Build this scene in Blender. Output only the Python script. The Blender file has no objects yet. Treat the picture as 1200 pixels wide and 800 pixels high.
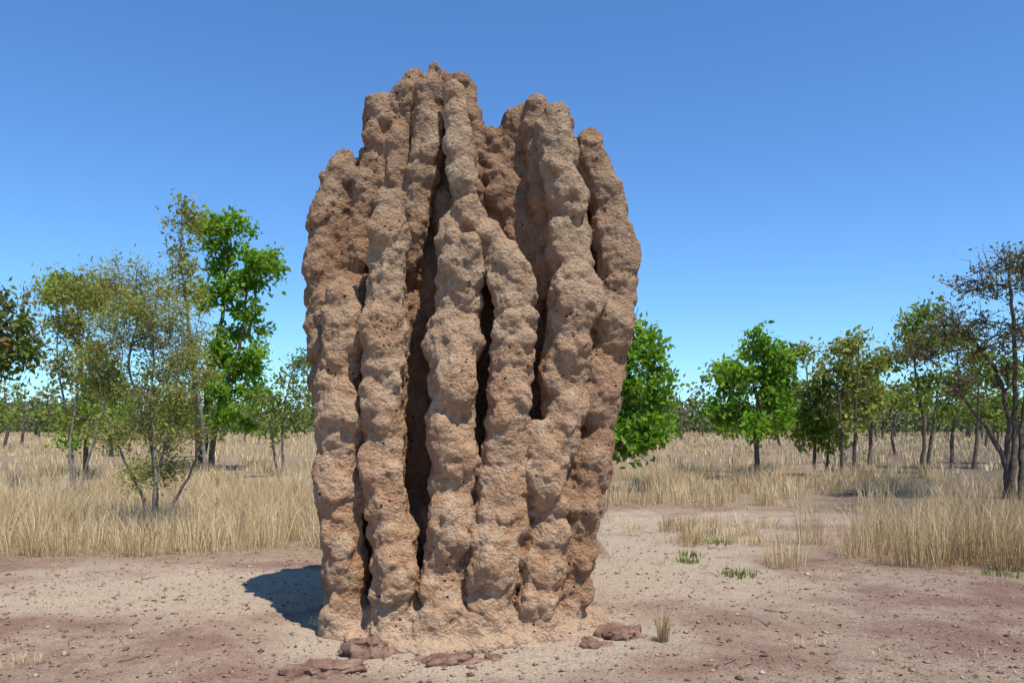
import bpy, bmesh, math, random
import numpy as np
from mathutils import Vector, noise
random.seed(7); rng=np.random.default_rng(7)
F=933.0; EYE=1.6
def px_to_world(px,py,Y): # image pixel coordinates at distance Y -> metres
    return np.array([(px-600)/F*Y, Y, EYE+(500-py)/F*Y])
scene=bpy.context.scene
scene.view_settings.view_transform='Standard'; scene.view_settings.look='None'
scene.view_settings.exposure=0

# ---------------------------------------------------------------- materials
def new_mat(name):
    m=bpy.data.materials.new(name); m.use_nodes=True
    nt=m.node_tree; nt.nodes.clear()
    out=nt.nodes.new('ShaderNodeOutputMaterial')
    return m,nt,out
def N(nt,t,**kw):
    n=nt.nodes.new(t)
    for k,v in kw.items():
        if k in n.inputs: n.inputs[k].default_value=v
        else: setattr(n,k,v)
    return n
def L(nt,a,b): nt.links.new(a,b)
def mixc(nt,fac,a,b,mode='MIX'):
    n=nt.nodes.new('ShaderNodeMix'); n.data_type='RGBA'; n.blend_type=mode
    for s,v in ((0,fac),(6,a),(7,b)):
        if hasattr(v,'is_output'): nt.links.new(v,n.inputs[s])
        else: n.inputs[s].default_value=v if s==0 else (*v,1) 
    return n.outputs[2]
def ramp(nt,src,p0,p1,c0=0,c1=1):
    n=nt.nodes.new('ShaderNodeMapRange'); n.clamp=True
    n.inputs[1].default_value=p0;n.inputs[2].default_value=p1
    n.inputs[3].default_value=c0;n.inputs[4].default_value=c1
    nt.links.new(src,n.inputs[0]); return n.outputs[0]
def math_(nt,op,a,b=0.0):
    n=nt.nodes.new('ShaderNodeMath'); n.operation=op
    for i,v in enumerate((a,b)):
        if hasattr(v,'is_output'): nt.links.new(v,n.inputs[i])
        else: n.inputs[i].default_value=v
    return n.outputs[0]
def noise_(nt,vec,scale,detail=4,rough=.6):
    n=nt.nodes.new('ShaderNodeTexNoise'); n.inputs['Scale'].default_value=scale
    n.inputs['Detail'].default_value=detail; n.inputs['Roughness'].default_value=rough
    nt.links.new(vec,n.inputs['Vector']); return n.outputs['Fac']

def leaf_mat(name,dark,mid,light,trans=0.35,clump=1.2):
    m,nt,out=new_mat(name)
    g=N(nt,'ShaderNodeNewGeometry'); tc=N(nt,'ShaderNodeTexCoord')
    isl=g.outputs['Random Per Island']
    nz=noise_(nt,tc.outputs['Object'],clump,1)
    f=math_(nt,'ADD',math_(nt,'MULTIPLY',isl,.55),ramp(nt,nz,.35,.65,0,.45))
    c1=mixc(nt,ramp(nt,f,0,.5),dark,mid); c2=mixc(nt,ramp(nt,f,.5,1),c1,light)
    d=N(nt,'ShaderNodeBsdfDiffuse')
    L(nt,c2,d.inputs['Color'])
    if trans<=0:
        L(nt,d.outputs[0],out.inputs[0]); return m
    t=N(nt,'ShaderNodeBsdfTranslucent')
    L(nt,mixc(nt,1.0,c2,(1.3,1.25,.6),'MULTIPLY'),t.inputs['Color'])
    mx=N(nt,'ShaderNodeMixShader'); mx.inputs[0].default_value=trans
    L(nt,d.outputs[0],mx.inputs[1]);L(nt,t.outputs[0],mx.inputs[2]);L(nt,mx.outputs[0],out.inputs[0])
    return m
def bark_mat(name,a,b):
    m,nt,out=new_mat(name); tc=N(nt,'ShaderNodeTexCoord')
    nz=noise_(nt,tc.outputs['Object'],9,3)
    p=N(nt,'ShaderNodeBsdfDiffuse')
    L(nt,mixc(nt,ramp(nt,nz,.35,.65),a,b),p.inputs['Color'])
    L(nt,p.outputs[0],out.inputs[0]); return m
M_green=leaf_mat('leaf_bright',(.08,.18,.014),(.18,.33,.035),(.32,.48,.08),.42)
M_mid=leaf_mat('leaf_mid',(.09,.145,.022),(.19,.255,.045),(.33,.37,.10),.38)
M_olive=leaf_mat('leaf_olive',(.16,.18,.045),(.30,.32,.08),(.44,.44,.15),.38)
M_brown=leaf_mat('leaf_drygreen',(.10,.105,.035),(.19,.19,.06),(.30,.21,.12),.35,.8)
M_redg=leaf_mat('leaf_redgreen',(.08,.13,.025),(.16,.21,.045),(.30,.12,.07),.35,.8)
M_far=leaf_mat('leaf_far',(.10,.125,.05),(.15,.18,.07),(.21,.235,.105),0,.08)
M_bark=bark_mat('bark',(.08,.06,.045),(.18,.135,.10))
M_barkg=bark_mat('bark_grey',(.15,.12,.095),(.30,.25,.20))
M_straw=leaf_mat('dry_straw',(.32,.21,.10),(.60,.445,.235),(.80,.64,.39),0,.6)
M_weed=leaf_mat('weed_leaf',(.10,.15,.03),(.20,.26,.06),(.32,.36,.12),.3,3)
M_litter=leaf_mat('fallen_leaf',(.09,.05,.03),(.27,.16,.09),(.50,.38,.25),0,3)

# ---------------------------------------------------------------- mesh helper
class MB:
    def __init__(s): s.v=[];s.n=0;s.f=[]
    def add(s,v,f,mat=0):
        v=np.asarray(v,float); f=np.asarray(f,int)
        s.v.append(v); s.f.append((f+s.n,mat)); s.n+=len(v)
    def tube(s,pts,rad,sides=6,mat=0):
        pts=np.asarray(pts,float); k=len(pts); t=np.gradient(pts,axis=0)
        t/=np.linalg.norm(t,axis=1)[:,None]+1e-9
        up=np.where(np.abs(t[:,2:3])>.9,np.array([[1,0,0.]]),np.array([[0,0,1.]]))
        a=np.cross(t,up); a/=np.linalg.norm(a,axis=1)[:,None]+1e-9; b=np.cross(t,a)
        for i in range(1,k):
            if np.dot(a[i],a[i-1])<0: a[i]*=-1;b[i]*=-1
        an=np.linspace(0,2*math.pi,sides,endpoint=False)
        rad=np.asarray(rad,float)
        v=pts[:,None]+rad[:,None,None]*(a[:,None]*np.cos(an)[None,:,None]+b[:,None]*np.sin(an)[None,:,None])
        f=[]
        for i in range(k-1):
            for j in range(sides):
                j2=(j+1)%sides
                f.append((i*sides+j,i*sides+j2,(i+1)*sides+j2,(i+1)*sides+j))
        s.add(v.reshape(-1,3),f,mat)
    def leaves(s,c,size,mat=1,droop=.3,aspect=.45,rs=rng):
        c=np.asarray(c); n=len(c)
        d=rs.normal(size=(n,3)); d[:,2]-=droop; d/=np.linalg.norm(d,axis=1)[:,None]
        u=rs.normal(size=(n,3)); u-=d*(u*d).sum(1)[:,None]; u/=np.linalg.norm(u,axis=1)[:,None]
        sz=(size*rs.uniform(.6,1.35,n))[:,None]
        nn=np.cross(d,u)
        v=np.stack([c,c+d*sz*.45+u*sz*aspect*.5+nn*sz*.08,c+d*sz,c+d*sz*.45-u*sz*aspect*.5+nn*sz*.08],1).reshape(-1,3)
        s.add(v,np.arange(n*4).reshape(n,4),mat)
    def obj(s,name,mats,smooth=False):
        V=np.concatenate(s.v); me=bpy.data.meshes.new(name)
        loops=np.concatenate([f.ravel() for f,_ in s.f])
        tot=np.concatenate([np.full(len(f),f.shape[1]) for f,_ in s.f])
        mi=np.concatenate([np.full(len(f),m) for f,m in s.f])
        st=np.concatenate([[0],np.cumsum(tot)[:-1]])
        me.vertices.add(len(V)); me.vertices.foreach_set('co',V.astype(np.float32).ravel())
        me.loops.add(len(loops)); me.loops.foreach_set('vertex_index',loops.astype(np.int32))
        me.polygons.add(len(tot)); me.polygons.foreach_set('loop_start',st.astype(np.int32))
        for m in mats: me.materials.append(m)
        me.polygons.foreach_set('material_index',mi.astype(np.int32))
        me.update(calc_edges=True); me.validate()
        if smooth: me.polygons.foreach_set('use_smooth',np.ones(len(tot),bool))
        o=bpy.data.objects.new(name,me); scene.collection.objects.link(o); return o

def catmull(P,n):
    P=np.asarray(P,float); Q=np.vstack([2*P[0]-P[1],P,2*P[-1]-P[-2]]); out=[]
    for i in range(1,len(Q)-2):
        for t in np.linspace(0,1,n,endpoint=False):
            a,b,c,d=Q[i-1:i+3]
            out.append(.5*((2*b)+(c-a)*t+(2*a-5*b+4*c-d)*t*t+(3*b-3*c+d-a)*t**3))
    out.append(P[-1]); return np.array(out)

# ---------------------------------------------------------------- termite mound
ico=bmesh.new(); bmesh.ops.create_icosphere(ico,subdivisions=2,radius=1)
IV=np.array([v.co[:] for v in ico.verts]); IF=np.array([[v.index for v in f.verts] for f in ico.faces]); ico.free()
mb=MB()
def ball(c,r,sq=(1,1,1)): mb.add(np.asarray(c)+IV*np.asarray(sq)*r,IF)
def rib(pts,Yb,Yt,web=0,jit=.02,knobs=1.0,flat=1.0,rs=1.0,wob=.3):
    pts=np.array(pts,float); P=catmull(pts,12)
    last=None; ph=random.uniform(0,100)
    if web==3: rs*=1.05
    for px,py,r in P:
        Y=Yt+(Yb-Yt)*(max(0,min(1,(py-100)/640.)))
        c=px_to_world(px,py,Y); R=max(r,6)/F*Y*rs
        if last is not None and np.linalg.norm(c-last)<.2*R: continue
        last=c
        nz=noise.noise(Vector((ph,c[2]*2.8,0)))*.22+noise.noise(Vector((ph,c[2]*6.5,5)))*.20
        c=c+rng.normal(size=3)*R*jit; c[0]+=noise.noise(Vector((ph+9,c[2]*2.2,1)))*R*wob
        c[1]+=noise.noise(Vector((ph+19,c[2]*3,1)))*R*.6
        ball(c,R*(1+nz),(1,flat,1.15))
        for k in range(web): ball(c+np.array([0,R*.8*(k+1),-.05*(k+1)]),R*(.88-.08*k))
        if rng.random()<.26*knobs:
            a=rng.uniform(-1.2,1.2); rr=R*rng.uniform(.35,.62)
            ball(c+np.array([math.sin(a)*(R-rr*.6),-math.cos(a)*(R-rr*.5),rng.uniform(-.3,.3)*R]),rr,(1,1,rng.uniform(.9,1.8)))
def wall(outline,Y,r,bottom,step=11):
    xs_=[o[0] for o in outline]; ys_=[o[1] for o in outline]
    x=xs_[0]
    while x<=xs_[-1]:
        t=np.interp(x,xs_,ys_)+r; ph=noise.noise(Vector((x*.11,3,4)))*.10
        y=t
        while y<bottom:
            c=px_to_world(x+rng.normal()*1.5,y+rng.normal()*2,Y+ph+noise.noise(Vector((x*.08,y*.014,9)))*.14); ball(c,r/F*Y*rng.uniform(.85,1.2),(1,1.3,1.2)); y+=r*.75
        x+=step
# front ribs (px,py,r)
rib([(402,345,18),(407,385,24),(403,440,25),(401,490,25),(403,560,26),(405,640,25),(410,700,26),(413,765,32)],6.2,6.55,3)
rib([(402,462,20),(401,490,27),(403,530,22)],6.12,6.42,1)
rib([(455,243,17),(457,280,22),(452,330,23),(450,400,24),(448,480,24),(449,560,24),(459,640,26),(463,690,27),(458,768,34)],6.06,6.35,3)
rib([(463,645,18),(465,678,27),(466,710,20)],6.0,6.4,1)
rib([(531,106,11),(536,160,16),(543,215,17),(546,250,20),(538,300,26),(535,360,28),(534,430,28),(533,500,27),(529,570,27),(523,640,25),(518,700,26),(513,772,34)],6.0,6.5,3)
rib([(537,428,17),(536,455,25),(536,480,18)],5.95,6.35,1)
rib([(536,285,18),(537,312,27),(535,335,18)],5.98,6.40,1)
rib([(548,250,18),(570,282,20),(594,318,22),(604,360,24),(602,420,24),(595,480,27),(590,540,30),(588,600,31),(580,660,30),(573,710,28),(562,775,34)],6.0,6.4,3,wob=.15)
rib([(649,140,18),(656,200,22),(666,270,24),(673,335,28),(667,400,27),(662,470,25),(656,520,22),(650,560,18)],6.18,6.52,3)
rib([(630,505,14),(638,560,21),(641,610,25),(641,660,27),(635,705,27),(622,765,34)],6.10,6.4,3)
rib([(690,168,17),(703,215,20),(720,285,24),(722,345,25),(712,400,24),(704,450,23),(694,520,23),(684,580,23),(671,650,23),(659,710,24),(650,760,28)],6.42,6.66,3,wob=.1,knobs=.6)
rib([(655,520,16),(660,580,18),(656,650,18),(648,720,20)],6.4,6.55,2)
# left outer ribs
rib([(402,191,14),(391,235,18),(381,290,21),(380,350,21),(385,420,20),(392,480,19),(400,560,19)],6.45,6.75,3)
rib([(425,215,16),(418,270,21),(415,330,22),(420,420,20),(425,520,20),(432,620,19),(434,720,20)],6.55,6.75,2)
rib([(386,235,14),(375,300,15),(374,360,15),(381,430,15),(390,520,16),(399,620,17),(405,750,22)],6.75,6.9,1)
# tall central wall
rib([(446,130,14),(447,180,18),(450,230,19),(456,300,20),(464,400,18),(466,520,16)],6.6,6.78,2)
rib([(470,114,14),(470,180,18),(474,250,18),(472,350,14)],6.6,6.76,2)
rib([(507,88,13),(505,112,17),(503,140,19),(497,190,20),(489,250,16),(482,310,12)],6.45,6.66,2)
rib([(486,101,13),(488,150,15),(486,210,12)],6.62,6.8,2)
rib([(542,95,10),(546,125,13),(551,180,13),(556,240,13)],6.66,6.8,2)
wall([(432,175),(440,130),(462,112),(480,98),(505,88),(530,94),(548,102),(556,130),(560,165)],6.85,14,420)
# recessed right wall
rib([(602,143,13),(598,200,17),(602,270,16),(610,340,12)],6.68,6.82,2)
rib([(628,128,14),(632,190,18),(638,260,17),(638,340,12)],6.52,6.70,2)
wall([(570,168),(585,147),(602,135),(628,122),(655,130),(668,165)],6.88,14,480)
wall([(384,238),(392,208),(402,186),(430,184),(445,200)],6.88,14,420)
wall([(676,178),(690,164),(704,194),(714,240),(722,290)],6.98,13,345)
# solid lower body between the ribs
wall([(420,470),(440,560),(470,600),(520,600),(560,560),(580,520),(620,500),(660,520)],6.56,15,760,12)
# core + rear ribs
for pts in ([(425,250,30),(420,330,34),(427,450,36),(438,600,38),(448,765,46)],[(465,170,24),(470,300,38),(478,500,44),(488,765,56)],
            [(525,150,26),(540,300,38),(548,500,44),(540,765,54)],[(605,200,28),(620,300,40),(620,450,42),(605,600,44),(590,765,52)],
            [(690,250,20),(690,330,28),(676,430,32),(655,550,36),(625,765,44)]):
    rib(pts,6.93,7.0,0,.03,0,wob=.1)
for pts in ([(436,270,26),(432,450,30),(444,765,38)],[(480,180,26),(485,450,36),(490,765,46)],[(540,200,26),(540,450,36),(540,765,44)],
            [(610,210,26),(618,450,36),(590,765,44)],[(664,290,26),(658,450,28),(612,765,38)],[(512,260,28),(512,450,30),(512,765,40)],[(578,280,28),(578,450,30),(565,765,40)]):
    rib(pts,7.35,7.25,0,.05,1)
# eroded soil apron at the foot
ball((-.50,6.75,-.08),1,(1.06,.92,.40)); ball((-.40,6.15,-.10),1,(.80,.48,.33)); ball((.15,6.45,-.08),1,(.50,.46,.30)); ball((-1.05,6.35,-.08),1,(.44,.40,.29))
for i in range(150):
    a=rng.uniform(math.pi*.95,2.05*math.pi); k=rng.uniform(.75,1.15)
    ball((-.44+math.cos(a)*1.0*k,6.62+math.sin(a)*.82*k,rng.uniform(-.03,.03)+max(0,1.05-k)*.8),rng.uniform(.03,.10),(rng.uniform(1,1.8),1,.8))

mm,nt,out=new_mat('termite_earth'); tc=N(nt,'ShaderNodeTexCoord'); g=N(nt,'ShaderNodeNewGeometry')
ob=tc.outputs['Object']; sep=N(nt,'ShaderNodeSeparateXYZ'); L(nt,ob,sep.inputs[0])
big=noise_(nt,ob,1.3,2); med=noise_(nt,ob,6,4); fine=noise_(nt,ob,45,3,.7)
hgt=ramp(nt,math_(nt,'ADD',sep.outputs[2],math_(nt,'MULTIPLY',big,1.8)),1.6,3.9)
col=mixc(nt,hgt,(.52,.305,.17),(.49,.335,.205))
col=mixc(nt,ramp(nt,med,.42,.66),col,(.62,.44,.28))
col=mixc(nt,ramp(nt,big,.48,.68,0,.55),col,(.54,.285,.15))
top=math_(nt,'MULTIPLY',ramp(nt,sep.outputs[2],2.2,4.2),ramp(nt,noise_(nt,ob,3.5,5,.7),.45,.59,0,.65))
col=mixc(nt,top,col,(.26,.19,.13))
# darker, redder brown mixed in with depth behind the rib crests
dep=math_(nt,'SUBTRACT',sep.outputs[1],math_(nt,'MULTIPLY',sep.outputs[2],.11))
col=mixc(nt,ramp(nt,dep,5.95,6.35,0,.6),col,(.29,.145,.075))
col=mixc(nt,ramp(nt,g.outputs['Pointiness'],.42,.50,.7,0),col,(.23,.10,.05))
col=mixc(nt,ramp(nt,sep.outputs[2],.02,.34,.85,0),col,(.60,.42,.275))
col=mixc(nt,ramp(nt,fine,.3,.58,.4,0),col,(.20,.115,.065))
vo=N(nt,'ShaderNodeTexVoronoi'); vo.inputs['Scale'].default_value=17; L(nt,ob,vo.inputs['Vector'])
hole=math_(nt,'MULTIPLY',ramp(nt,vo.outputs['Distance'],.12,.20,1,0),ramp(nt,noise_(nt,ob,2.6,1),.54,.59))
col=mixc(nt,hole,col,(.05,.028,.018))
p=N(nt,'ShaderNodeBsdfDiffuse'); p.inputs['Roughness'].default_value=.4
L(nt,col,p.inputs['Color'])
v2=N(nt,'ShaderNodeTexVoronoi'); v2.inputs['Scale'].default_value=42; L(nt,ob,v2.inputs['Vector'])
h=math_(nt,'ADD',math_(nt,'MULTIPLY',fine,1.1),math_(nt,'MULTIPLY',v2.outputs['Distance'],-.6))
h=math_(nt,'ADD',h,math_(nt,'MULTIPLY',noise_(nt,ob,120,2,.7),.5)); h=math_(nt,'SUBTRACT',h,hole)
bp=N(nt,'ShaderNodeBump'); bp.inputs['Strength'].default_value=1.0; bp.inputs['Distance'].default_value=.024
L(nt,h,bp.inputs['Height']);L(nt,bp.outputs[0],p.inputs['Normal']);L(nt,p.outputs[0],out.inputs[0])
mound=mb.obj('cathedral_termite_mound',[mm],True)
r=mound.modifiers.new('remesh','REMESH'); r.mode='VOXEL'; r.voxel_size=.0125; r.use_smooth_shade=True
s=mound.modifiers.new('smooth','SMOOTH'); s.iterations=4; s.factor=.5
for nm,sc,st,kind in (('lump',.26,.095,'CLOUDS'),('knob',.11,.052,'CLOUDS'),('grain',.035,.018,'CLOUDS')):
    t=bpy.data.textures.new(nm,kind); t.noise_scale=sc; t.noise_depth=1; t.noise_type='SOFT_NOISE'
    d=mound.modifiers.new(nm,'DISPLACE'); d.texture=t; d.strength=st; d.mid_level=.5; d.texture_coords='LOCAL'

# ---------------------------------------------------------------- ground
def axis(a,b,n,lo,hi,g=1.12):
    c=list(np.linspace(a,b,n)); st=(b-a)/n
    x=b; s_=st
    while x<hi: s_*=g; x+=s_; c.append(x)
    x=a; s_=st
    while x>lo: s_*=g; x-=s_; c.insert(0,x)
    return np.array(c)
xs=axis(-8,9,260,-2500,2500); ys=axis(3.5,14,180,-300,4000)
GX,GY=np.meshgrid(xs,ys); 
def gh(x,y):
    if abs(x)>30 or y>40 or y<0: return 0
    v=Vector((x,y,0))
    return noise.noise(v*.5)*.03+noise.noise(v*2.1)*.014+(noise.noise(v*7)*.010 if y<14 else 0)
GZ=np.array([[gh(x,y) for x in xs] for y in ys])
nx,ny=len(xs),len(ys)
ii=(np.arange(ny-1)[:,None]*nx+np.arange(nx-1)[None]).ravel()
gb=MB(); gb.add(np.stack([GX,GY,GZ],-1).reshape(-1,3),np.stack([ii,ii+1,ii+nx+1,ii+nx],1))
gm,nt,out=new_mat('bush_earth'); tc=N(nt,'ShaderNodeTexCoord'); ob=tc.outputs['Object']
at=N(nt,'ShaderNodeAttribute'); at.attribute_name='zone'; sp=N(nt,'ShaderNodeSeparateColor'); L(nt,at.outputs['Color'],sp.inputs[0])
n1=noise_(nt,ob,.9,5,.6); n2=noise_(nt,ob,6,5,.7); n3=noise_(nt,ob,55,3,.7); n4=noise_(nt,ob,180,2,.7)
col=mixc(nt,ramp(nt,n1,.40,.58),(.35,.215,.155),(.52,.385,.275))
col=mixc(nt,ramp(nt,n2,.50,.66,0,.6),col,(.25,.155,.115))
def edge(ch,k=.5): 
    return ramp(nt,math_(nt,'ADD',ch,math_(nt,'MULTIPLY',math_(nt,'SUBTRACT',math_(nt,'ADD',n1,math_(nt,'MULTIPLY',n2,.5)),.75),k*2)),.25,.75)
col=mixc(nt,edge(sp.outputs[0]),col,mixc(nt,n2,(.55,.415,.285),(.68,.545,.395)))
col=mixc(nt,edge(sp.outputs[1]),col,mixc(nt,ramp(nt,n2,.35,.65),(.30,.21,.135),(.50,.375,.24)))
col=mixc(nt,edge(sp.outputs[2]),col,mixc(nt,ramp(nt,n2,.4,.6),(.13,.10,.078),(.30,.23,.165)))
col=mixc(nt,ramp(nt,n3,.35,.55,.6,0),col,(.17,.105,.078))
col=mixc(nt,ramp(nt,n4,.6,.75,0,.45),col,(.66,.55,.44))
p=N(nt,'ShaderNodeBsdfDiffuse'); p.inputs['Roughness'].default_value=.5
L(nt,col,p.inputs['Color'])
bp=N(nt,'ShaderNodeBump'); bp.inputs['Strength'].default_value=1.0; bp.inputs['Distance'].default_value=.026
L(nt,math_(nt,'ADD',n3,math_(nt,'MULTIPLY',n4,.5)),bp.inputs['Height']);L(nt,bp.outputs[0],p.inputs['Normal']);L(nt,p.outputs[0],out.inputs[0])
ground=gb.obj('ground',[gm],True)
def sm(x,a,b): return np.clip((x-a)/(b-a),0,1)
X=GX.ravel();Y=GY.ravel()
def blob(cx,cy,rx,ry): return np.clip(1.6-np.sqrt(((X-cx)/rx)**2+((Y-cy)/ry)**2)*1.1,0,1)
sand=np.maximum.reduce([blob(-.4,6.2,1.6,1.2),blob(1.6,9.5,1.6,2.8)*.9,blob(2.6,12.5,2.0,3.0)*.75,blob(-2.9,7.9,3.0,1.3)*.8,blob(4.6,14,4,1.4)*.6])
left=(X<1.2)
strawz=np.where(left,sm(Y,9.2,10.2),sm(Y,14.5,16.5)); strawz=np.maximum(strawz,blob(5.6,10.3,1.8,1.2)*.8)
litter=np.maximum(sm(X-Y*.36,-.5,1.5)*sm(Y,12.5,15)*.9, sm(Y,22,30)*.45)
ca=ground.data.color_attributes.new('zone','FLOAT_COLOR','POINT')
ca.data.foreach_set('color',np.stack([sand,strawz,litter,np.ones_like(X)],1).astype(np.float32).ravel())

# ---------------------------------------------------------------- pebbles, litter
OV=np.array([[1,0,0],[0,1,0],[-1,0,0],[0,-1,0],[0,0,1],[0,0,-1]],float)
OF=np.array([[0,1,4],[1,2,4],[2,3,4],[3,0,4],[1,0,5],[2,1,5],[3,2,5],[0,3,5]])
n=18000; yy=3.6+rng.random(n)**1.4*11; xx=(rng.random(n)-.5)*yy*1.45
sz=rng.lognormal(-5.1,.62,n); sz=np.clip(sz,.003,.034)
V=OV[None]*(1+rng.uniform(-.35,.35,(n,6,1))); V=V*sz[:,None,None]*rng.uniform(.6,1.3,(n,1,3))*np.array([1,1,.6])
an=rng.uniform(0,6.28,n); ca_,sa=np.cos(an)[:,None],np.sin(an)[:,None]
V=np.stack([V[...,0]*ca_-V[...,1]*sa,V[...,0]*sa+V[...,1]*ca_,V[...,2]],-1)
V+=np.stack([xx,yy,np.array([gh(a,b) for a,b in zip(xx,yy)])+sz*.2],1)[:,None]
pm,nt,out=new_mat('laterite_gravel'); g=N(nt,'ShaderNodeNewGeometry'); i_=g.outputs['Random Per Island']
c=mixc(nt,ramp(nt,i_,0,.6),(.15,.08,.055),(.36,.225,.15)); c=mixc(nt,ramp(nt,i_,.8,1),c,(.50,.39,.30))
p=N(nt,'ShaderNodeBsdfDiffuse'); L(nt,c,p.inputs['Color']); L(nt,p.outputs[0],out.inputs[0])
b=MB(); b.add(V.reshape(-1,3),(OF[None]+np.arange(n)[:,None,None]*6).reshape(-1,3)); b.obj('gravel',[pm])
n=7000; yy=3.8+rng.random(n)**1.2*13; xx=(rng.random(n)-.5)*yy*1.4
b=MB(); c=np.stack([xx,yy,np.array([gh(a,q) for a,q in zip(xx,yy)])+.008],1)
d=rng.normal(size=(n,3)); d[:,2]*=.2; d/=np.linalg.norm(d,axis=1)[:,None]; u=np.cross(d,[0,0,1]); s_=rng.uniform(.015,.06,n)[:,None]; w=rng.uniform(.05,.28,n)[:,None]
up=np.array([0,0,1.])
b.add(np.stack([c,c+d*s_*.5+u*s_*w+up*s_*.15,c+d*s_,c+d*s_*.5-u*s_*w+up*s_*.2],1).reshape(-1,3),np.arange(n*4).reshape(n,4))
b.obj('leaf_litter',[M_litter])
b=MB()
for i in range(110):
    y=rng.uniform(5,20); x=rng.uniform(-.62,.62)*y
    if -1.9<x<1.0 and y<8: continue
    a=rng.uniform(0,6.28); l=rng.uniform(.06,.28)*(1+y*.05); z=gh(x,y)+.008
    P=[np.array([x,y,z]),np.array([x+math.cos(a)*l*.5,y+math.sin(a)*l*.5,z+rng.uniform(0,.02)]),np.array([x+math.cos(a+.3)*l,y+math.sin(a+.3)*l,z+rng.uniform(0,.015)])]
    rr=rng.uniform(.002,.005)*(1+y*.05); b.tube(catmull(P,3),np.linspace(rr,rr*.4,7),5)
b.obj('fallen_twigs',[M_barkg])

rm,nt,out=new_mat('red_rock'); tc=N(nt,'ShaderNodeTexCoord'); nz=noise_(nt,tc.outputs['Object'],9,6,.7)
p=N(nt,'ShaderNodeBsdfDiffuse')
L(nt,mixc(nt,ramp(nt,nz,.35,.65),(.18,.10,.07),(.40,.245,.17)),p.inputs['Color'])
bp=N(nt,'ShaderNodeBump'); bp.inputs['Strength'].default_value=1; bp.inputs['Distance'].default_value=.03; L(nt,noise_(nt,tc.outputs['Object'],26,5,.75),bp.inputs['Height']);L(nt,bp.outputs[0],p.inputs['Normal']);L(nt,p.outputs[0],out.inputs[0])
for k,(x,y,sx,sy,sz_) in enumerate([(-1.0,5.62,.17,.13,.17),(-.42,5.42,.25,.12,.10),(-1.24,5.22,.24,.13,.10),(.84,6.10,.17,.12,.13),(.62,5.84,.11,.09,.08),
       (.50,6.45,.12,.08,.10),(-.12,5.5,.07,.06,.06)]):
    bm=bmesh.new(); bmesh.ops.create_icosphere(bm,subdivisions=5,radius=1)
    for v in bm.verts:
        q=v.co*1.0; e=1+noise.noise(q*1.1+Vector((k*7,0,0)))*.6+noise.noise(q*3.1+Vector((0,k*5,0)))*.30+noise.noise(q*9)*.10
        tl=.55+.3*noise.noise(Vector((q.x*1.6+k*3,q.y*1.6,0)))+.2*q.x*(1 if k%2 else -1)+noise.noise(q*7)*.08
        v.co=Vector((q.x*e*sx,q.y*e*sy,max(-1,min(tl,q.z*e))*sz_+noise.noise(q*5)*.012))
    me=bpy.data.meshes.new('rock'); bm.to_mesh(me); bm.free(); me.materials.append(rm)
    me.polygons.foreach_set('use_smooth',np.ones(len(me.polygons),bool))
    o=bpy.data.objects.new('rock',me); o.location=(x,y,-.01); o.rotation_euler=(random.uniform(-.15,.15),random.uniform(-.15,.15),random.uniform(-.5,.5)); scene.collection.objects.link(o)

# ---------------------------------------------------------------- dry grass
def blades(b,cx,cy,nper,h,spread,w,lean=.45,mat=0):
    n=len(cx); C=np.repeat(np.stack([cx,cy],1),nper,0); H=np.repeat(h,nper)*rng.uniform(.35,1.1,n*nper)
    N_=n*nper; a=rng.uniform(0,6.283,N_); dirs=np.stack([np.cos(a),np.sin(a)],1)
    C=C+dirs*(rng.random(N_)**.7*spread)[:,None]
    ln=(rng.random(N_)*lean)*H; wd=w*rng.uniform(.6,1.4,N_)
    ta=rng.uniform(0,6.283,N_); T=np.stack([np.cos(ta),np.sin(ta),0*ta],1)*wd[:,None]*.5
    z0=np.full(N_,-.02)
    B=np.column_stack([C,z0]); Mi=np.column_stack([C+dirs*(ln*.35)[:,None],H*.6]); Tp=np.column_stack([C+dirs*ln[:,None],H*(1-.3*(ln/H)**2)])
    v=np.stack([B-T,B+T,Mi-T*.8,Mi+T*.8,Tp],1).reshape(-1,3); k=np.arange(N_)[:,None]*5
    b.v.append(v); off=b.n; b.n+=len(v)
    b.f.append((k+np.array([[0,1,3,2]])+off,mat)); b.f.append((k+np.array([[2,3,4]])+off,mat))
def scatter(x0,x1,y0,y1,dens,cond):
    n=int(dens*(x1-x0)*(y1-y0)); x=rng.uniform(x0,x1,n); y=rng.uniform(y0,y1,n)
    pn=np.array([noise.noise(Vector((a*.55,c_*.55,3)))+.5*noise.noise(Vector((a*1.7,c_*1.7,8))) for a,c_ in zip(x,y)])
    k=cond(x,y,pn); return x[k],y[k],pn[k]
g=MB()
x,y,q=scatter(-10.5,-1.0,9.3,16,18,lambda x,y,q:(y>9.8+.9*q+.35*np.sin(x*1.7))&(q>-.38)); blades(g,x,y,34,.42+.48*np.clip(q+.3,0,1),.15,.006,.7)
x,y,q=scatter(-17,-.5,16,30,5,lambda x,y,q:q>-.10); blades(g,x,y,20,.40+.2*np.clip(q,0,1),.22,.011,.7)
x,y,q=scatter(1.2,14,14,27,8,lambda x,y,q:(y>15.8+q*1.2)&(q>-.12+.28*(x/y>.36))); blades(g,x,y,24,.44+.3*np.clip(q,0,1),.18,.009,.7)
x,y,q=scatter(3.6,8.4,8.6,12,24,lambda x,y,q:(((x-6.1)/2.35)**2+((y-10.2)/1.35)**2<1+q*1.2)&(q>-.38)); blades(g,x,y,34,.56+.42*np.clip(q+.4,0,1),.14,.0055,.55)
x,y,q=scatter(2.3,4.4,9.2,13,9,lambda x,y,q:q>.0); blades(g,x,y,30,.30+0*x,.12,.006,.8)
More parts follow.
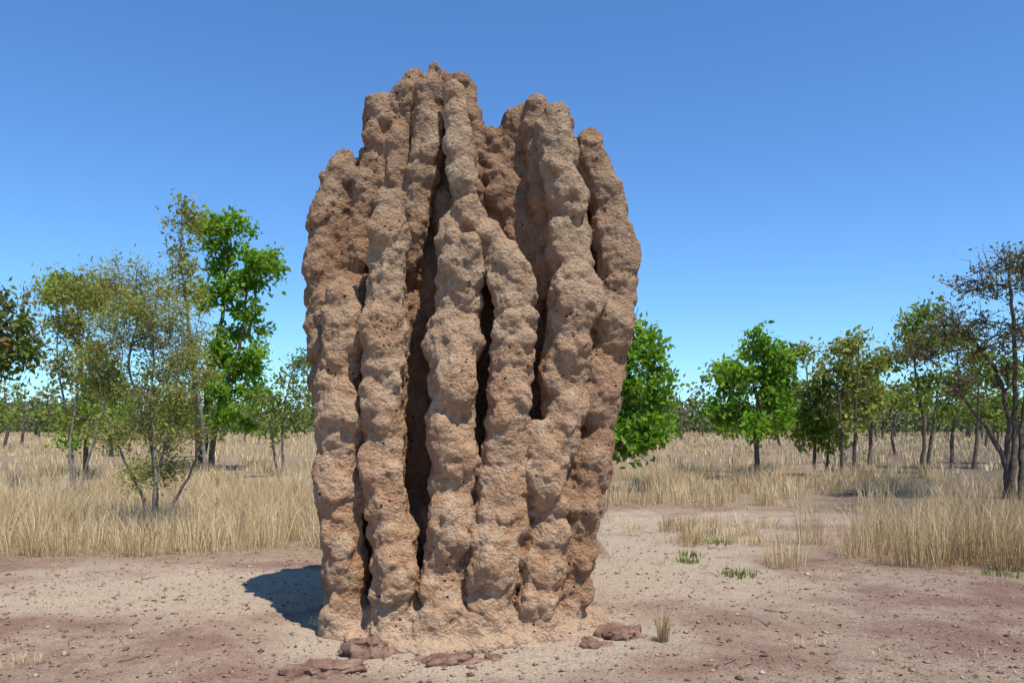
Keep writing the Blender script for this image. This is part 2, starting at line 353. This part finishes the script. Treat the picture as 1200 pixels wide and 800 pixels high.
x,y,q=scatter(1.0,9,9,16,5,lambda x,y,q:q>.05); blades(g,x,y,20,.16+0*x,.13,.006,.9)
x,y,q=scatter(-8,8,4.2,9.8,4,lambda x,y,q:(q>.06)&((x<-1.8)|(x>1.2))); blades(g,x,y,9,.06+0*x,.08,.004,1.3)
x,y,q=scatter(-60,60,27,75,.8,lambda x,y,q:(q>-.03)&(abs(x)<y*.75)); blades(g,x,y,15,.42+0*x,.5,.035,.6)
x,y,q=scatter(-150,150,75,200,.12,lambda x,y,q:(abs(x)<y*.72)); blades(g,x,y,14,.5+0*x,1.0,.10)
g.obj('dry_grass',[M_straw])
for nm,x,y,h_,nn,sp_,mt in (('dry_grass_tuft',1.13,5.95,.28,100,.035,M_straw),('dry_grass_tuft',-3.3,5.35,.10,60,.12,M_straw),('green_weed',2.45,8.6,.08,80,.2,M_weed),
        ('green_weed',2.05,9.4,.09,60,.14,M_weed),('green_weed',2.75,10.9,.12,70,.25,M_weed),('green_weed',2.2,9.9,.08,50,.18,M_weed),('dry_grass_tuft',3.15,9.2,.42,180,.22,M_straw),('green_weed',5.3,8.6,.08,50,.25,M_weed)):
    b=MB(); blades(b,np.array([x]),np.array([y]),nn,np.array([h_]),sp_,.006 if mt is M_straw else .014,1.1 if mt is M_weed else .5); b.obj(nm,[mt])

# ---------------------------------------------------------------- trees
def wig(a,b_,n,amp,sag=0):
    t=np.linspace(0,1,n)[:,None]; P=a+(b_-a)*t; Ln=np.linalg.norm(b_-a)
    o=rng.normal(size=(n,3))*amp*Ln; o[0]=0;o[-1]=0; P=P+o; P[:,2]+=(np.sin(t[:,0]*math.pi)*sag*Ln); return P
def tree(name,Y,stems,crown,mats,leaf=.12,r0=.09,tuft=9,twigs=9,cl=.4,spread=.16,droop=.4,aspect=.5,depth=1.0,twr=.008,jy=.5):
    b=MB(); sp=[]
    for s_ in stems:
        P=[]; yo=0
        for i,(px,py) in enumerate(s_):
            q=px_to_world(px,py,Y); 
            if i==0: q[2]=-.05; base_y=rng.uniform(-.15,.15)
            yo+=rng.uniform(-.15,.15) if i else 0
            q[0]+=rng.normal()*.004*Y*(.5 if i else 0)
            q[1]+=base_y+yo; P.append(q)
        P=catmull(P,5); P[2:]+=rng.normal(size=P[2:].shape)*r0*.22
        Rr=r0*np.linspace(1,.28,len(P))**.9; Rr[0]*=1.35
        b.tube(P,Rr,8,0); sp.append((P,Rr))
    allP=np.concatenate([p for p,_ in sp]); allR=np.concatenate([r for _,r in sp])
    Lc=[]
    for (px,py,rx,ry,nc) in crown:
        c=px_to_world(px,py,Y); RX,RZ=rx/F*Y,ry/F*Y; c[1]+=rng.uniform(-.5,.5)*RX*jy
        dd=np.linalg.norm(allP-c,axis=1)+np.where(allP[:,2]>c[2]-.15*RZ,2.5,0)+np.where(allP[:,2]<c[2]-4*RZ-1,2,0)
        k=int(np.argmin(dd)); rl=min(allR[k]*.75,.25*r0+.02)
        Lb=wig(allP[k],c,6,.035,.05); b.tube(Lb,rl*np.linspace(1,.4,6),6,0)
        for _ in range(nc):
            d=rng.normal(size=3); d/=np.linalg.norm(d); d*=rng.uniform(.35,1.15)**.6
            e=c+d*np.array([RX,RX*depth,RZ]); j=rng.integers(2,6)
            B2=wig(Lb[j],e,5,.05,.03); b.tube(B2,rl*.4*np.linspace(1,.3,5)+twr*.5,5,0)
            for _ in range(twigs):
                d2=rng.normal(size=3); d2/=np.linalg.norm(d2); d2[2]=d2[2]*.7+.2
                m=rng.integers(2,5); e2=e+d2*cl*rng.uniform(.4,1.15)
                b.tube(wig(B2[m],e2,4,.07),twr*np.array([1.2,1,.8,.4]),3,0)
                if tuft>0:
                    k_=rng.poisson(tuft*rng.uniform(.5,1.4)); Lc.append(e2+rng.normal(size=(k_,3))*spread)
                    k2=rng.poisson(tuft*.35); t_=rng.uniform(.4,1,(k2,1)); Lc.append(B2[m]*(1-t_)+e2*t_+rng.normal(size=(k2,3))*spread*.5)
    if Lc:
        Lc=np.concatenate(Lc); Lc=Lc[Lc[:,2]>.1]; b.leaves(Lc,leaf,1,droop,aspect)
    return b.obj(name,mats)
# left group
tree('eucalyptus_tree',29,[[(236,552),(238,500),(243,430),(252,370),(262,320),(264,280)],[(248,552),(255,500),(268,450),(285,400),(295,330)],[(232,552),(230,470),(222,400),(212,330)]],
  [(262,265,27,22,9),(304,312,22,22,9),(284,340,20,20,7),(256,300,22,18,6),(284,378,26,20,8),(258,400,20,26,7),(288,425,24,22,8),(262,455,26,24,8),(292,458,20,18,5),(243,350,18,18,4),(275,490,26,16,4)],[M_bark,M_green],leaf=.25,r0=.12,tuft=8,twigs=8,cl=.42,spread=.16)
tree('pale_eucalyptus_tree',27,[[(240,552),(232,470),(222,380),(212,300),(214,262)]],
  [(212,258,20,22,7),(205,300,20,20,5),(222,330,20,20,4),(200,345,18,20,3),(225,410,16,26,3)],[M_barkg,M_olive],leaf=.16,r0=.07,tuft=7,twigs=9,cl=.45,spread=.16)
tree('olive_shrub',11.2,[[(180,640),(178,580),(165,500),(150,430),(150,370),(152,325)],[(182,640),(185,570),(200,500),(215,440),(225,385)],[(178,640),(170,590),(150,540),(130,480),(118,430)],[(181,640),(190,560),(180,470),(185,400),(180,340)],[(183,640),(195,590),(220,540),(235,480)]],
  [(150,340,30,28,12),(185,360,34,34,12),(145,400,36,32,13),(205,405,38,34,14),(125,445,28,30,10),(178,455,42,34,13),(222,450,26,34,10),(150,500,38,28,10),(212,510,32,32,10),(180,550,34,24,7)],[M_barkg,M_olive],leaf=.060,r0=.028,tuft=11,twigs=12,cl=.24,spread=.08,twr=.0036,aspect=.34)
tree('slender_sapling',17,[[(88,590),(82,530),(88,470),(92,420),(98,380)],[(92,590),(105,545),(118,500),(125,440)],[(90,590),(78,500),(66,430),(62,370)]],
  [(90,345,36,16,9),(75,375,22,26,7),(115,352,18,14,5),(85,420,26,28,7),(112,440,22,28,5),(105,490,22,22,4)],[M_barkg,M_olive],leaf=.10,r0=.035,tuft=9,twigs=10,cl=.28,spread=.11,twr=.005)
tree('small_gum_tree',24,[[(100,545),(98,480),(92,400),(90,350)]],[(90,345,40,14,12),(115,350,15,14,4),(108,470,26,34,7),(90,500,20,24,3)],[M_bark,M_green],leaf=.19,r0=.08,tuft=9,twigs=8,cl=.38)
tree('red_leafed_tree',20,[[(-30,575),(-28,500),(-15,430),(0,390)]],[(5,385,32,26,10),(22,415,20,14,5),(-10,430,30,24,7),(3,350,14,12,3)],[M_bark,M_redg],leaf=.18,r0=.10,tuft=7,twigs=8,cl=.36)
tree('young_gum_tree',25,[[(330,552),(332,500),(336,450),(345,420)],[(326,552),(320,500),(318,460)]],[(345,430,20,18,5),(330,460,24,22,5),(350,475,24,30,5),(320,500,20,22,3)],[M_barkg,M_mid],leaf=.15,r0=.05,tuft=7,twigs=9,cl=.38)
# right group
tree('green_leafed_tree',19.5,[[(708,578),(710,530),(720,470),(725,420)],[(712,578),(700,500),(705,440)]],
  [(742,390,30,22,9),(770,430,18,24,6),(725,425,30,30,10),(748,465,34,30,11),(772,495,15,22,5),(720,495,28,28,10),(740,520,26,18,7)],[M_bark,M_green],leaf=.19,r0=.07,tuft=9,twigs=8,cl=.32,spread=.13)
tree('round_crowned_tree',24,[[(890,562),(890,525),(887,480),(884,430),(884,405)]],
  [(886,412,24,18,7),(854,438,24,16,7),(910,434,20,18,6),(882,452,38,22,10),(852,476,24,16,6),(914,478,24,18,6),(880,500,36,14,7)],[M_bark,M_green],leaf=.21,r0=.09,tuft=8,twigs=8,cl=.34,spread=.14)
tree('woollybutt_tree',26,[[(952,558),(955,520),(950,470),(942,430)],[(966,558),(968,510)]],
  [(935,422,18,16,4),(948,458,28,22,7),(968,490,26,18,7),(935,492,20,18,5),(970,512,22,12,4)],[M_bark,M_mid],leaf=.21,r0=.065,tuft=8,twigs=8,cl=.38,spread=.15)
tree('slim_gum_tree',25,[[(998,560),(1000,520),(1002,460),(1000,405)],[(985,556),(985,500),(978,440)]],
  [(1000,405,18,16,5),(975,430,20,16,5),(1012,440,24,20,6),(990,458,28,18,6),(1020,470,16,18,3),(998,490,22,14,3)],[M_bark,M_olive],leaf=.18,r0=.065,tuft=8,twigs=8,cl=.36,spread=.14)
tree('bare_branched_tree',17.5,[[(1182,585),(1180,540),(1176,480),(1165,430),(1135,390),(1105,370)],[(1184,585),(1186,520),(1188,450),(1178,390),(1172,340),(1170,300)],[(1196,588),(1198,520),(1206,450),(1205,380),(1215,330)],[(1192,588),(1170,520),(1140,470),(1110,440)]],
  [(1160,335,34,28,10),(1190,318,26,24,9),(1120,380,42,22,11),(1095,410,36,24,9),(1150,400,38,28,10),(1195,390,34,34,9),(1125,450,34,26,6),(1185,450,30,30,5),(1225,340,30,40,8)],
  [M_bark,M_brown],leaf=.10,r0=.07,tuft=2.4,twigs=12,cl=.5,spread=.11,twr=.010)
tree('bushland_tree',27,[[(1078,556),(1080,500),(1075,440),(1068,390)],[(1085,556),(1092,500),(1098,450)]],
  [(1070,382,26,22,8),(1052,415,22,18,6),(1085,420,28,20,7),(1100,455,26,18,6),(1070,460,28,18,5)],[M_bark,M_mid],leaf=.19,r0=.075,tuft=7,twigs=9,cl=.40,spread=.16)
tree('bushland_tree',30,[[(1115,555),(1118,500),(1125,450),(1130,410)],[(1140,552),(1142,500),(1150,440)]],
  [(1128,410,24,20,6),(1150,440,26,22,7),(1110,470,22,18,5),(1165,475,24,18,5)],[M_bark,M_mid],leaf=.21,r0=.08,tuft=7,twigs=8,cl=.40,spread=.16)
tree('bushland_tree',34,[[(1018,540),(1018,490),(1015,450)],[(1180,545),(1185,490),(1190,440)]],
  [(1016,455,18,18,5),(1020,480,20,16,4),(1185,440,30,24,7),(1195,480,30,22,6)],[M_bark,M_mid],leaf=.24,r0=.09,tuft=8,twigs=8,cl=.45,spread=.2)
b=MB()
for pts in ([(704,610),(702,590),(697,565)],[(704,610),(707,595),(700,580)],[(705,610),(712,592),(712,575)]):
    P=[px_to_world(a,c_,14) for a,c_ in pts]; P[0][2]=0; b.tube(catmull(P,4),np.linspace(.014,.006,9),5)
b.obj('dead_sapling',[M_barkg])

# ---------------------------------------------------------------- distant woodland
def simple_tree(b,x,y,h,wd,nl,leaf):
    tp=np.array([x+rng.normal()*.3,y,h*.75]); b.tube(wig(np.array([x,y,-.1]),tp,4,.03),np.array([.14,.11,.08,.04])*h/8*1.3,5,0)
    k=rng.integers(5,9); C=[]
    for i in range(k):
        d=rng.normal(size=3)*np.array([wd*.45,wd*.45,h*.17]); c=np.array([x,y,h*.66])+d
        b.tube(wig(np.array([x,y,h*rng.uniform(.3,.6)]),c,3,.05),np.array([.06,.04,.02])*h/8,4,0)
        C.append(c+rng.normal(size=(nl//k,3))*np.array([wd*.15,wd*.15,h*.055]))
    C=np.concatenate(C); C=C[C[:,2]>.2]; b.leaves(C,leaf,1,.3,.6)
b=MB()
for i in range(42):
    y=rng.uniform(42,85); x=rng.uniform(-.72,.72)*y
    if .20<x/y<.26 or -.02<x/y<.04: continue
    simple_tree(b,x,y,rng.uniform(3.2,6.2)*(1.15 if x>0.3*y else 1),rng.uniform(2,3.6),300,.30)
b.obj('scattered_woodland',[M_bark,M_mid])
b=MB()
for i in range(420):
    y=rng.uniform(95,280); x=rng.uniform(-.75,.75)*y
    simple_tree(b,x,y,rng.uniform(4.5,8.5),rng.uniform(3.5,6.5),140,.75)
for i in range(700):
    y=rng.uniform(200,330); x=rng.uniform(-.75,.75)*y
    c=np.array([x,y,2.2]); b.leaves(c+rng.normal(size=(60,3))*np.array([3.5,2,1.6]),1.3,1,.3,.6)
b.obj('distant_treeline',[M_bark,M_far])

# ---------------------------------------------------------------- light, sky, camera
el=math.radians(62); az=Vector((.58,-.815,0)).normalized()
sd=Vector((az.x*math.cos(el),az.y*math.cos(el),math.sin(el)))
ld=bpy.data.lights.new('sun','SUN'); ld.energy=5.0; ld.angle=math.radians(.5); ld.color=(1,.955,.88)
lo=bpy.data.objects.new('sun',ld); lo.rotation_euler=sd.to_track_quat('Z','Y').to_euler(); lo.location=(5,-5,12); scene.collection.objects.link(lo)
w=bpy.data.worlds.new('World'); scene.world=w; w.use_nodes=True; nt=w.node_tree; nt.nodes.clear()
sk=nt.nodes.new('ShaderNodeTexSky'); sk.sky_type='NISHITA'; sk.sun_disc=False; sk.sun_elevation=el; sk.sun_rotation=math.atan2(sd.x,sd.y)
sk.air_density=.95; sk.dust_density=.05; sk.ozone_density=2.2; sk.altitude=0
tint=mixc(nt,1.0,sk.outputs[0],(.64,1.0,1.36),'MULTIPLY')
bg=nt.nodes.new('ShaderNodeBackground'); bg.inputs[1].default_value=.138; nt.links.new(tint,bg.inputs[0])
o=nt.nodes.new('ShaderNodeOutputWorld'); nt.links.new(bg.outputs[0],o.inputs[0])
cd=bpy.data.cameras.new('camera'); cd.lens=28; cd.sensor_width=36; cd.shift_y=100/1200; cd.clip_end=6000
co=bpy.data.objects.new('camera',cd); co.location=(0,0,EYE); co.rotation_euler=(math.radians(90),0,0); scene.collection.objects.link(co); scene.camera=co
